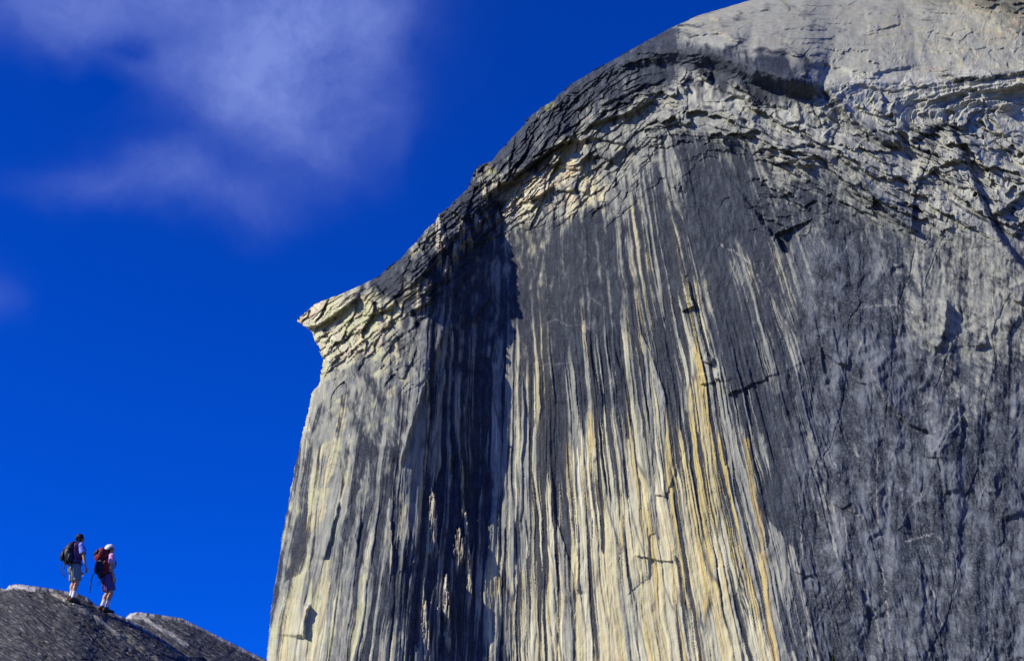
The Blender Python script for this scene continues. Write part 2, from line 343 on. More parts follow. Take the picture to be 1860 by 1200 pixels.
# --- flakes and bosses that stand out of the shaded recess, x, y0, y1, half width, height
BOSS = [(785,888,975,9,26),(817,820,872,3.5,22),(838,826,905,4,24),(833,960,1015,11,26),(846,930,1010,5,20),(772,1092,1172,7,28),(809,1042,1135,8,28),(795,1100,1140,4,20),(852,1000,1060,4,20),
        (820,585,630,4,18),(776,690,760,4,22),(806,672,700,4,20),(795,700,740,4,20),(708,935,1010,4,10),(800,400,440,10,17),(838,395,430,7,17),(775,500,520,11,18),(760,515,560,6,17),(812,470,498,10,18),(826,440,470,6,16),
        (867,388,410,7,14),(880,340,362,7,12),(898,328,350,7,12),(795,380,460,6,14),(853,425,446,6,14),(925,360,395,8,8),(905,380,412,7,8)]
boss = np.zeros(X.shape, np.float32)
for bx_, b0, b1_, bw, bh in BOSS:
    rr = np.searchsorted(ys, (b0-50, b1_+60)); xx = X[rr[0]:rr[1]]; cs = np.where((xx.max(0) > bx_-40) & (xx.min(0) < bx_+60))[0]
    sl = (slice(rr[0], rr[1]), slice(cs[0], cs[-1]+1)); xs = X[sl]; yy = Y[sl]
    xq = xs - bx_ - .03*(yy-b0) + .42*bw*fbm(xs/9, yy/22, 400+bx_, 3) + .25*bw*fbm(xs/3, yy/9, 405+bx_, 2); yq = yy + 16*fbm(xs/4.5, yy/40, 410+bx_, 3)
    fr = np.clip((yq-b0)/(b1_-b0), 0, 1); wloc = bw*np.clip(1.25*np.sqrt(fr)*(1-.35*fr*fr), .05, 1)
    b1q = b1_ + (b1_-b0)*.5; fr = np.clip((yq-b0)/(b1q-b0), 0, 1)
    m = sst(b0-3, b0+4, yq)*(1-sst(b1q-20, b1q+4, yq))*(1-sst(wloc*.8, wloc*1.08, np.abs(xq)))
    m = m*(.25+.75*sst(-.30, -.12, fbm(xs/2.6 + yy/40, yy/55, 430, 2)))
    h[sl] += .9*bh*m*(1-.75*fr)*(.62 + .38*xq/bw + .10*fbm(xs/2.5, yy/30, 420, 2)); boss[sl] = np.maximum(boss[sl], m*(1-.4*fr))
# --- fluting: long narrow flakes (stretched cells), each with its own height and colour
e1, r1a, r1b, r1c, ox1, oy1 = worley(S/17, T/260, 101)
e2, r2a, r2b, r2c, ox2, oy2 = worley(S/6.0 + 40, T/140, 102)
e3, r3a, r3b, r3c, ox3, oy3 = worley(S/44 + 90, T/330, 103)
stk = fbm(S/9, T/420, 110, 4, .7)
stf = fbm(S/4.2, T/120, 116, 3, .6)
calm = .45+.55*sst(480, 760, Y)
g1 = .25+.75*sst(0, .22, e1); g2 = sst(0, .3, e2); g3 = .4+.6*sst(0, .12, e3)
h += flute*calm*(7.5*(r3a-.5)*g3 + 4.6*(r1a-.5)*g1 + 1.9*(r2a-.5)*g2 + 3.2*stk + .8*stf + 3.0*ox3*(r3b-.5)*2*g3 + 2.2*ox1*(r1b-.3)*2*g1)
# --- fractured blocks
rot = lambda a, sx_, sy_: ((X*math.cos(a)+Y*math.sin(a))/sx_, (-X*math.sin(a)+Y*math.cos(a))/sy_)
wa_ = 10*fbm(X/28, Y/28, 120, 3); wb_ = 10*fbm(X/28, Y/28, 125, 3)
gl = 1 - sst(1140, 1240, X)                      # left shoulder / right slabs
def blocks(a, sx_, sy_, seed, amp, tilt, m):
    u, v = rot(a, sx_, sy_)
    e, ra, rb, rc, ox, oy = worley(u + .55*wa_/sx_, v + .55*wb_/sy_, seed, cheb=True)
    return m*(amp*(ra-.5) + tilt*(rb-.5)*ox + tilt*1.0*(rc-.15)*oy), ra, e
right = sst(1380, 1500, X)*sst(380, 480, Y)
ta = sst(0, 40, above)
AR = np.interp(X, [700, 900, 1000, 1080, 1160, 1230, 1300, 1400, 1500, 1600, 1700, 1800, 1950, 2300], [520, 330, 215, 135, 100, 90, 100, 132, 178, 238, 290, 345, 410, 500]).astype(np.float32)
AR = AR*np.where(X < 1230, 1, .15+.85*sst(90, 230, Y))
def fblocks(sx_, sy_, seed, amp, tilt, m, soft=.05, warp=1.0):
    """slabs that follow the arch of the dome and overlap downwards like shingles"""
    u = (X + 26*warp*fbm(X/60, Y/60, seed+5, 3))/sx_; v = (Y - AR + 20*warp*fbm(X/45, Y/45, seed+6, 3))/sy_
    e, ra, rb, rc, ox, oy = worley(u, v, seed, cheb=True)
    return m*sst(0, soft, e)*(amp*(ra-.3) + tilt*(rb-.5)*ox + tilt*(.35+.65*rc)*(oy+.3)), ra, e
f_l = frac*gl; f_r = frac*(1-gl)*(1-.85*right)
hb1, b1, eb1 = blocks(R(-36), 62, 15, 201, 12, 14, f_l)
hb2, b2, _ = blocks(R(-42), 30, 6.5, 202, 6, 7, f_l)
hb6, b6, _ = blocks(R(-64), 70, 26, 207, 18, 22, f_l)
hb2 = hb2 + hb6
hb3, b3, eb3 = fblocks(135, 52, 203, 17, 34, f_r)
hb4, b4, _ = fblocks(48, 17, 204, 4.2, 9, f_r*(1-.7*ta))
hb5, b5, _ = blocks(R(35), 11, 5.5, 205, 1.3, 3, frac*(gl+(1-gl)*.35))
h += hb1+hb2+.6*hb3+.6*hb4+hb5
def sheets(sp, A, seed, m, cut=0., tiltx=0.):
    """exfoliation sheets: each rises gently and breaks off at its lower edge"""
    ph = (Y - AR - tiltx*X + 1.1*sp*fbm(X/130, Y/90, seed, 3) + .35*sp*fbm(X/22, Y/22, seed+3, 3))/sp
    cell = np.floor(ph); r = _hash(cell.astype(np.float32), np.floor(X/(sp*(8 if tiltx else 5.5)) + 1.2*fbm(X/90, Y/60, seed+4, 2) + cell*.37).astype(np.float32), seed)
    f = ph - cell; f = f*(1-sst(.955, 1., f))
    return m*A*f*sst(cut, cut+.25, r)*(.5+.9*r), f, r
slabz = np.clip(f_r*2.0, 0, 1)*(1-right)*(1-ta)
sh1, sf1, sr1 = sheets(44, 17, 701, slabz, .25)
sh2, sf2, sr2 = sheets(17, 6, 711, slabz, .35)
sh3, _, _ = sheets(34, 8, 721, ta*(1-gl*.5)*(.35+.65*sst(-.1, .2, fbm(X/90, Y/50, 760, 2))), .55, .16)
sh7, _, _ = sheets(92, 15, 771, slabz, .25); sh8, _, _ = sheets(60, 7, 781, (1-gl)*(1-right)*sst(60, 110, Y)*sst(400, 300, Y), .5, .12)
sh4, _, _ = sheets(9, 3.0, 731, ta*.8 + slabz*.5, .5, -.06)
sh5, _, _ = sheets(11, 5, 741, gl*(d_sil < 95)*sst(520, 420, Y), .3)
sh6, _, _ = sheets(26, 9, 751, gl*(d_sil < 95)*sst(520, 420, Y), .4)
h += sh1+sh2+sh3+sh4+sh5+sh6+sh7+sh8
ej, ja, jb, jc, jox, joy = worley((X+.12*Y+14*fbm(X/60, Y/140, 790, 3))/78, (Y-.5*X+14*fbm(X/90, Y/90, 795, 3))/300, 791, cheb=True)
joint = right*(1-sst(0, .035, ej))*sst(.2, .5, jb)
h += right*(4*(ja-.5) + 4*jox*(jc-.35))*(.3+.7*sst(0, .15, ej)) - 1.3*joint
def scales(ax_, ay_, sp, A, seed, m, cut):
    """thin spalls whose broken edge faces up-left"""
    ph = (X*ax_ + Y*ay_ + .9*sp*fbm(X/90, Y/160, seed, 3, .5))/sp
    cell = np.floor(ph); al = (Y*ax_ - X*ay_)/(sp*6.5) + 1.3*fbm(X/80, Y/80, seed+4, 2) + cell*.37
    r = _hash(cell.astype(np.float32), np.floor(al).astype(np.float32), seed); g_ = al-np.floor(al)
    f = ph - cell
    return m*A*(1-f)*sst(0, .05, f)*sst(cut, cut+.2, r)*sst(0, .25, g_)*sst(0, .25, 1-g_)
slate = (1-right)*sst(1340, 900, Y)*sst(380, 430, Y)*sst(.5, .2, flute)*gl
h += scales(.96, -.22, 85, 4, 801, right, .45) + scales(.93, -.34, 34, 2.0, 811, right, .60) + scales(.95, -.15, 13, 1.1, 821, right + .8*slate, .5) + scales(.8, .45, 34, 2.6, 831, right + .5*slate, .7)
# gentle knobbly relief everywhere, stronger on the right wall
right = sst(1380, 1500, X)*sst(380, 480, Y)
h += 1.3*fbm(X/8, Y/22, 130, 3, .5) + right*(14*fbm(X/90, Y/220, 140, 3) + 5*fbm((X+wx)/26, Y/260, 143, 3) + 2.0*ridge(X/34+.4*fbm(X/30, Y/30, 145, 2), Y/60, 150, 3))
h += (1-right)*3.5*fbm(X/60, Y/60, 155, 3)
# scalloped ribs on the right wall
rb_ = np.sin((X*.35+Y*.9)/4.2 + 5*fbm(X/50, Y/50, 160, 2))
h += .55*right*sst(.15, .5, fbm(X/70, Y/70, 165, 2)+.25)*rb_
# upper right: swirling ribs of the summit slabs
tr = sst(1560, 1700, X)*sst(150, 110, Y)
h += tr*4.0*ridge(X/46+.8*fbm(X/60, Y/50, 170, 2), Y/40+.5*fbm(X/50, Y/60, 171, 2), 172, 3, .6)
h += ta*(2.2*fbm((X+2*Y)/50, (Y-.25*X)/6, 175, 4, .65) + 3*ridge((X+1.5*Y)/110, (Y-.3*X)/26, 178, 2))
edge_fade = sst(0, 14, d_sil)

# --- colour
def c3(r, g, b): return np.array([r, g, b])
def mix(a, b, m): return a*(1-m[..., None]) + b*m[..., None]
r_mix = .38*r1c + .07*r2c + .27*r3c + .28*np.clip(.5+1.3*stk, 0, 1) 
r_mix = np.clip((r_mix-.5)*1.75+.5, 0, 1)
fl = frac*(1-gl)*(1-right)
fl = np.clip(fl*2.2 + ta, 0, 1)                                  # where the grain follows the arches
gv = Y - AR*1.0; wj = 10*fbm(X/50, Y/50, 298, 2)
def grain(k, seed, o=4):
    a_ = fbm((X+wj)/(15*k), (Y)/(46*k), seed, o, .62)            # hanging streaks
    b_ = fbm((X+gv*.3)/(44*k), (gv+wj)/(10*k), seed+7, o, .62)   # arch grain
    c_ = fbm((X*.8+Y*.6)/(26*k), (-X*.6+Y*.8)/(12*k), seed+9, o, .62)
    return np.clip(.5 + 1.25*(a_*(1-fl)*(1-.5*right) + b_*fl + c_*(1-fl)*right*.6), 0, 1)
lat = grain(1.7, 300); lat2 = grain(.55, 310)
# how dark: black lichen film and the recess shade painted with it, laid on in streaks where the wall is fluted, in blotches elsewhere
e4, r4a, r4b, r4c, ox4, oy4 = worley(S/9 + 13, T/300, 104)
e5, r5a, r5b, r5c, ox5, oy5 = worley(S/3.4 + 71, T/210, 105)
stk2 = fbm(S/11 + 50, T/600, 112, 4, .7)
pick_s = np.clip((.36*r4a + .06*r5a + .26*r3c + .32*np.clip(.5+1.5*stk2, 0, 1) - .5)*1.8+.5, 0, 1)
pick = flute*pick_s + (1-flute)*np.clip(.6*lat+.4*lat2, 0, 1)
soft = .07 + .16*(1-flute)
lich_shade = sst(-1, 1, (dark - pick*.95 + .05*stf)/soft)
base = np.empty(X.shape+(3,)); base[:] = c3(.27, .268, .245)
base = mix(base, c3(.205, .195, .148), ta)
base = mix(base, c3(.15, .145, .12), ta*sst(.42, .8, lat2)*.7)
base = mix(base, c3(.34, .27, .16), ta*sst(1500, 1700, X)*sst(.45, .7, lat)*.8)
base = mix(base, c3(.43, .42, .38), (1-gl)*sst(40, 0, T2-Y-400)*sst(-20, 60, up2))
base = mix(base, c3(.15, .16, .17), sst(.4, .8, lat)*.7*(1-ta))
base = mix(base, c3(.36, .34, .28), sst(.45, .8, lat2)*.5)
# warm clean granite
pc = flute*(1-r_mix) + (1-flute)*(.45*(1-b1*gl-b3*(1-gl))+.35*lat+.2*(1-b5))
crm = sst(-1, 1, (cream - (1-pc)*.95 + .04*stf)/(.08+.14*(1-flute)))
warm = mix(np.broadcast_to(c3(.54, .47, .29), base.shape), c3(.52, .38, .13), sst(.72, .9, r2a)*.8*flute)
warm = mix(warm, c3(.42, .41, .34), sst(.35, .65, .6*r1b+.4*r5b)*.75)
warm = mix(warm, c3(.64, .60, .48), sst(.8, .9, r5c)*.7)
warm = mix(warm, c3(.47, .34, .25), (1-flute)*sst(.7, .85, b2)*.8)
warm = mix(warm, c3(.44, .43, .26), sst(.45, .8, lat)*sst(760, 700, X)*.8)
base = mix(base, warm, crm)
drk = mix(np.broadcast_to(c3(.012, .018, .031), base.shape), c3(.045, .058, .076), sst(.25, .9, .5*lat2+.5*pick))
drk = mix(drk, c3(.034, .042, .052), sst(1100, 950, X)*sst(600, 450, Y)*.6)
drk = mix(drk, c3(.115, .130, .148), right*sst(.32, .80, .6*lat + .4*np.clip(.5+1.2*fbm(X/40, Y/150, 345, 3), 0, 1)))
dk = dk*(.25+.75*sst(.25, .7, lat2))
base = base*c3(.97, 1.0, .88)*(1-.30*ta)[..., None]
lam = np.maximum(lich_shade, dk)
# lichen crust and painted-in shade along the shoulder of the dome, seamed parallel to the skyline
SH = [(700,500),(780,425),(850,375),(930,300),(1010,225),(1080,175),(1150,145),(1200,125)]
dsh, _, _ = polydist(X, Y, SH)
shd = (1-sst(25, 52, dsh + 12*fbm(X/30, Y/30, 347, 3)))*(1-.75*sst(.55, .75, np.clip(.5+1.5*fbm((X*.8-Y*.6)/60, (X*.6+Y*.8)/6, 348, 3), 0, 1)))
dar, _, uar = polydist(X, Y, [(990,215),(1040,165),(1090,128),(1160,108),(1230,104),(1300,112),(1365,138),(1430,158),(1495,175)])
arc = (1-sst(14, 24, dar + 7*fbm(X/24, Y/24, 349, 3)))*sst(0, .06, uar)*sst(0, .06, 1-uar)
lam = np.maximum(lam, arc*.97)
lam = np.maximum(lam, shd*sst(0, 20, d_sil)*(1-boss)*.70)
crm = np.maximum(crm, boss*.9)
base = mix(base, warm, boss*.9)  # sunlit look of the flakes painted in as pale colour
lam = lam*(1-boss)
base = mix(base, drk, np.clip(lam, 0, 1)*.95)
gold = sst(1130, 1230, s0-60)*sst(1420, 1380, s0)*sst(500, 640, Y)*sst(1180, 980, Y)*flute
base = mix(base, c3(.47, .375, .13), gold*crm*(1-lam)*sst(.2, .5, r1a)*.95)
# thin seams between flakes are drawn darker
seam = flute*(1-sst(.0, .10, e1))*.7 + (1-flute)*frac*(1-sst(.0, .06, eb1*gl+eb3*(1-gl)))*.6
base = mix(base, c3(.05, .052, .06), np.clip(seam, 0, 1))
# yellow-green lichen
yg = sst(.28, .5, fbm(X/30, Y/30, 330, 3))*sst(.35, .75, lat2)*(sst(60, 10, d_sil)*sst(500, 300, Y) + .35*frac)
base = mix(base, c3(.30, .31, .09), np.clip(yg, 0, 1)*.5)
# orange stain beside the bright streaks
d, _, u = polydist(X, Y, [(1355, 800), (1368, 900), (1382, 960), (1390, 1060), (1408, 1200)])
base = mix(base, c3(.48, .34, .09), sst(8, 2, d + 6*fbm(X/6, Y/40, 340, 3))*.55)
# veins and scars, with some lit crack edges painted in: thin pale lines
PALE_LINES = [[(970,592),(985,590),(1010,580),(1030,590),(1060,590),(1080,605)],[(955,660),(980,663),(1020,660),(1055,658)],[(1300,440),(1330,455),(1365,480),(1385,520),(1392,545)],[(1040,420),(1050,445),(1080,470),(1095,480)],
        [(1560,560),(1590,555),(1630,552),(1650,565),(1672,572)],[(1570,650),(1590,690),(1610,730),(1650,770)],[(1640,985),(1670,975),(1700,968)],[(1540,920),(1570,945)],[(1690,1060),(1712,1140)],[(1595,800),(1592,900),(1598,1000),(1612,1100),(1620,1200)],
        [(1445,820),(1452,920),(1460,1030)],[(1532,930),(1540,1000),(1548,1090)],[(1730,990),(1740,1020),(1748,1080)],[(1500,810),(1515,840),(1530,880)],[(1060,505),(1072,540),(1100,560)],[(960,470),(975,510),(1000,520),(1010,495)]]
for i, v in enumerate(PALE_LINES):
    d, _, u = polydist(X+4*fbm(X/9, Y/9, 350+i, 3), Y+4*fbm(X/9, Y/9, 370+i, 3), v)
    base = mix(base, c3(.42, .40, .36), sst(2.0, .5, d)*sst(0, .1, u)*sst(0, .1, 1-u)*.45*sst(.3, .5, lat2)*(1 if v[0][0] > 1100 else .35))
sp_ = sst(.80, .9, np.clip(.5+1.5*noise(X/3.1, Y/3.4, 390), 0, 1))*(.25+.4*right)
base = mix(base, c3(.32, .32, .32), sp_*.25)
base = np.clip(base, .02, .8)

B2 = B + (h - 1.9*lich_shade*flute)*np.maximum(.35+.65*edge_fade, .75*sst(480, 540, Y)*(Y < 760))
# --- to world space: a wall about 700 m away, standing upright
Y0 = 760.0; U = 700.0/F
a, dy, dz = ray(X, Y)
k = (Y0 - U*(B2-260)) / dy
P = np.stack([k*a, k*dy, k*dz], -1)
# far side: the rock carries on round the edge, out of sight
NB = 14
back = np.empty((len(ys), NB, 3)); bcol = np.empty((len(ys), NB, 3))
for j in range(NB):
    f = (NB-j)/NB
    kk = k[:, 0] + 420*f*f + 8*f
    aa, d1, d2 = ray(xl + 160*f, ys + 6*f)
    back[:, j] = np.stack([kk*aa, kk*d1, kk*d2], -1); bcol[:, j] = base[:, 0]
P = np.concatenate([back, P], 1); base = np.concatenate([bcol, base], 1)
m_cliff = rock_material('cliff_granite', 'tone', (.7, .35), .8, .35, .14, stretch=(1, 1, .3))
cliff = grid_mesh('granite_dome', P, {'tone': base}, m_cliff)
tag(cliff, kind='structure')

# ------------------------------------------------------------------ the ground: one sheet from the camera to the horizon
def gz(x, y):
    t = sst(120, 640, y)
    return -1.7 + 118*t*t*(1-.0002*np.abs(x)) + 2.2*fbm(x/40, y/40, 500, 4)*sst(5, 60, np.hypot(x, y)) + .35*fbm(x/4, y/4, 505, 3)
gx = np.concatenate([-np.geomspace(9000, 420, 14), np.linspace(-400, 400, 221), np.geomspace(420, 9000, 14)])
gy = np.concatenate([-np.geomspace(9000, 60, 14), np.linspace(-50, 900, 221), np.geomspace(960, 9000, 14)])
GX, GY = np.meshgrid(gx, gy)
GZ = gz(GX, GY)
gc = np.empty(GX.shape+(3,)); gc[:] = (.20, .19, .16)
gc = gc*(1-.75*sst(-.1, .25, fbm(GX/30, GY/30, 510, 4))[..., None]) + np.array((.04, .055, .02))*.75*sst(-.1, .25, fbm(GX/30, GY/30, 510, 4))[..., None]
m_ground = rock_material('talus_ground', 'tone', (.8, .2), 1.0, .4, .3)
tag(grid_mesh('ground', np.stack([GX, GY, GZ], -1)[:, ::-1], {'tone': gc[:, ::-1]}, m_ground), kind='structure')

# ------------------------------------------------------------------ the slabs the hikers stand on
CA = [(-500,1150),(-200,1085),(-60,1066),(0,1067),(11,1070),(17,1062),(31,1060),(56,1063),(84,1067),(106,1071),(140,1077),(159,1085),(173,1097),(196,1109),(229,1122),(262,1140),(300,1163),(350,1198),(420,1250),(520,1330)]
CB = [(150,1180),(205,1150),(226,1126),(232,1117),(238,1113),(252,1111),(291,1116),(330,1122),(363,1138),(419,1166),(484,1198),(560,1245),(700,1350)]
def ledge(name, C, depth0, g, mat, seed, x0, x1, step=.9, shape=None):
    xs = np.arange(x0, x1, step)
    crest = np.interp(xs, [p[0] for p in C], [p[1] for p in C]) + .8*noise(xs/5, xs*0, seed) + .5*noise(xs/2, xs*0, seed+1)
    dd = np.concatenate([np.arange(0, 150, step), 150+np.cumsum(np.linspace(1, 26, 55))])
    Xp = np.repeat(xs[None], len(dd), 0); D = np.repeat(dd[:, None], len(xs), 1)
    raw = np.interp(xs, [p[0] for p in C], [p[1] for p in C])
    kr = np.hanning(81); kr /= kr.sum(); smooth = np.convolve(np.pad(raw, 40, mode='edge'), kr, mode='valid')
    e_ = np.exp(-D/3.0)
    Yp = crest[None]*e_ + smooth[None]*(1-e_) + D
    relief = shape(Xp, Yp, D)
    dep = depth0(Xp) - g*D*(1-.0006*np.minimum(D, 500)) - 1.6*(1-np.exp(-D/3.0))*.25 - relief[0]*sst(0, 5, D)
    dep = np.maximum(dep, 14)
    a, dy, dz = ray(Xp, Yp); k = dep/dy
    P = np.stack([k*a, k*dy, k*dz], -1)
    # behind the crest the rock rounds over and drops
    nb = 40; top = P[0]; bk = []
    for j in range(nb, 0, -1):
        f = j/nb
        yy = 26*f**1.6
        z = top[:, 2] + top[:, 2]/top[:, 1]*yy*.6 - 16*f**2.2 - .05*f + (.25*fbm(xs/30, xs*0+yy*2, seed+3, 3))*min(1, f*4) - .35*min(1, f*4)
        bk.append(np.stack([top[:, 0]*(1+yy/ top[:, 1]*.3), top[:, 1]+yy, z], -1))
    P = np.concatenate([np.array(bk), P], 0); tone = np.concatenate([np.repeat(relief[1][:1], nb, 0), relief[1]], 0)
    o = grid_mesh(name, P, {'tone': tone}, mat); tag(o, kind='structure'); return o, dep, Xp, Yp
def slab_shape(seed, band):
    def f(X, Y, D):
        # gneissic banding and lichen run down to the right
        u = (X*.86+Y*.5); v = (-X*.5+Y*.86) + 6*fbm(X/60, Y/60, seed+9, 2)
        st = fbm(u/26, v/3.6, seed, 4, .6); st2 = fbm(u/17, v/2.1, seed+4, 3, .6)
        e, ra, rb, rc, ox, oy = worley(u/60, v/11, seed+20)
        rel = .11*st + .025*st2 + .07*ridge(u/30, v/8, seed+70, 3) + .16*(ra-.5)*sst(0, .12, e) + .10*fbm(X/30, Y/20, seed+30, 3)
        c = np.empty(X.shape+(3,)); c[:] = (.068, .069, .067)
        c = mix(c, c3(.032, .034, .036), sst(-.15, .15, st)*.9)
        c = mix(c, c3(.30, .29, .265), sst(.24, .46, st2 + .35*st)*.75)
        c = mix(c, c3(.035, .036, .04), sst(.3, .6, fbm(X/22, Y/12, seed+40, 3))*.6)
        for pts, wd, cc, am in band:
            d, _, uu = polydist(X + 3*fbm(X/8, Y/8, seed+50, 3), Y + 3*fbm(X/8, Y/8, seed+54, 3), pts)
            m = (1-sst(wd*.4, wd, d + wd*.7*st2))*am
            c = mix(c, np.array(cc), m)
            if am < 0: pass
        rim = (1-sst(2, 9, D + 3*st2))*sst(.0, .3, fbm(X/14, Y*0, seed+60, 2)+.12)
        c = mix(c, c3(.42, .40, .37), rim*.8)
        return rel, np.clip(c, .02, .7)
    return f
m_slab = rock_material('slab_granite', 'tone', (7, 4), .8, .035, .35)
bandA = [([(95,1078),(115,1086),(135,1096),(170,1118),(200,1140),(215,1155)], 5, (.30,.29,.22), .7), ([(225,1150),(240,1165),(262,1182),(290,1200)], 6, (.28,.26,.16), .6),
         ([(12,1066),(30,1064),(60,1070)], 6, (.52,.50,.46), .9), ([(100,1080),(118,1088)], 3, (.5,.44,.33), .8), ([(180,1108),(230,1133),(290,1168),(345,1200)], 2.2, (.03,.03,.035), .8)]  # last strip is a shadow line painted down the slab
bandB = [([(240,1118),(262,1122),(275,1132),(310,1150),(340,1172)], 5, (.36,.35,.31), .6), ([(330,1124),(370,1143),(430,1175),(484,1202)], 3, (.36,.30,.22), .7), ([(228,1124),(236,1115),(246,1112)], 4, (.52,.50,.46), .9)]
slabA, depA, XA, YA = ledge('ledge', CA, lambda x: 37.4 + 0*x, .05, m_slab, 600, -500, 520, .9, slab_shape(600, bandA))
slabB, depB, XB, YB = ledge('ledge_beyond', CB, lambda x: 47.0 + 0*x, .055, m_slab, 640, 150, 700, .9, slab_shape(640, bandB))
def on_ledge(px, py):
    j = int(round((px+500)/.9)); i = int(np.argmin(np.abs(YA[:, j]-py)))
    a, dy, dz = ray(px, py); k = depA[i, j]/dy
    return Vector((k*a, k*dy, k*dz))

# ------------------------------------------------------------------ the two hikers
def simple_mat(name, c, rough=.8, noise_amt=.15, scale=30, spec=.2, bump=0):
    m = bpy.data.materials.new(name); m.use_nodes = True
    t = m.node_tree; b = t.nodes['Principled BSDF']; b.inputs['Roughness'].default_value = rough; b.inputs['Specular IOR Level'].default_value = spec
    n = t.nodes.new('ShaderNodeTexNoise'); n.inputs['Scale'].default_value = scale; n.inputs['Detail'].default_value = 4
    co = t.nodes.new('ShaderNodeTexCoord'); t.links.new(co.outputs['Object'], n.inputs['Vector'])
    mr = t.nodes.new('ShaderNodeMapRange'); mr.inputs[3].default_value = 1-noise_amt; mr.inputs[4].default_value = 1+noise_amt; t.links.new(n.outputs['Fac'], mr.inputs[0])
    v = t.nodes.new('ShaderNodeVectorMath'); v.operation = 'SCALE'; v.inputs[0].default_value = c[:3]; t.links.new(mr.outputs[0], v.inputs[3])
    t.links.new(v.outputs[0], b.inputs['Base Color'])
    if bump:
        bp = t.nodes.new('ShaderNodeBump'); bp.inputs['Strength'].default_value = .6; bp.inputs['Distance'].default_value = bump
        t.links.new(n.outputs['Fac'], bp.inputs['Height']); t.links.new(bp.outputs[0], b.inputs['Normal'])
    return m
MT = dict(skin=simple_mat('skin', (.58,.33,.20), .6, .08, 12, .3), hair=simple_mat('dark_hair', (.020,.012,.010), .6, .4, 60, .3, .01),
    blue=simple_mat('blue_cotton', (.22,.30,.74), .9, .12, 14, .1, .006), pink=simple_mat('pink_cotton', (.78,.40,.62), .9, .12, 14, .1, .006),
    grey=simple_mat('grey_shorts', (.24,.27,.25), .9, .2, 20, .1, .006), purple=simple_mat('purple_shorts', (.14,.09,.24), .9, .2, 20, .1, .006),
    sock=simple_mat('white_sock', (.78,.76,.72), .9, .06, 80, .1, .003), boot=simple_mat('brown_boot', (.10,.055,.035), .6, .3, 40), sole=simple_mat('boot_sole', (.02,.018,.017), .8),
    black=simple_mat('black_nylon', (.012,.013,.017), .55, .3, 20, .35, .004), navy=simple_mat('navy_nylon', (.015,.018,.045), .55, .3, 20, .35, .004),
    red=simple_mat('red_nylon', (.20,.014,.010), .55, .2, 20, .3, .004), rope=simple_mat('purple_rope', (.17,.07,.17), .85, .35, 90, .1, .003),
    white=simple_mat('white_helmet', (.80,.80,.78), .35, .03, 10, .5), buckle=simple_mat('grey_buckle', (.25,.25,.26), .5), eye=simple_mat('eye', (.03,.02,.02), .3))
def bez(pts, n=6):
    """Catmull-Rom through (x, y, z, r1, r2)"""
    P = [np.array(p, float) for p in pts]; P = [2*P[0]-P[1]] + P + [2*P[-1]-P[-2]]; out = []
    for i in range(1, len(P)-2):
        for k in range(n):
            t = k/n; a, b, c, d = P[i-1:i+3]
            out.append(.5*((2*b) + (c-a)*t + (2*a-5*b+4*c-d)*t*t + (3*b-a-3*c+d)*t**3))
    out.append(P[-2]); return out
def loft(bm, pts, seg=14, n=5, side=(0, 1, 0), cap=True, smooth=True, power=1.0):
    """tapered tube through pts (x, y, z, radius along side, radius across)"""
    Q = bez([p if len(p) == 5 else (*p, p[-1]) for p in pts], n) if smooth else [np.array(p if len(p) == 5 else (*p, p[-1]), float) for p in pts]
    rings = []
    for i, q in enumerate(Q):
        t = Vector(Q[min(i+1, len(Q)-1)][:3] - Q[max(i-1, 0)][:3]).normalized()
        s_ = Vector(side); s_ = s_ - t*s_.dot(t)
        if s_.length < .05: s_ = Vector((1, 0, 0)) - t*t.x
        s_.normalize(); f_ = t.cross(s_)
        ring = []
        for k in range(seg):
            a = 2*math.pi*k/seg; ca, sa = math.cos(a), math.sin(a)
            ca = math.copysign(abs(ca)**power, ca); sa = math.copysign(abs(sa)**power, sa)
            ring.append(bm.verts.new(Vector(q[:3]) + s_*max(q[3], .001)*ca + f_*max(q[4], .001)*sa))
        rings.append(ring)
    for a, b in zip(rings[:-1], rings[1:]):
        for k in range(seg): bm.faces.new((a[k], a[(k+1) % seg], b[(k+1) % seg], b[k]))
    if cap:
        bm.faces.new(rings[0][::-1]); bm.faces.new(rings[-1])
def ball(bm, c, r, seg=18):
    m = Matrix.Translation(c) @ Matrix.Diagonal((*r, 1))
    return bmesh.ops.create_uvsphere(bm, u_segments=seg, v_segments=seg*2//3, radius=1, matrix=m)['verts']
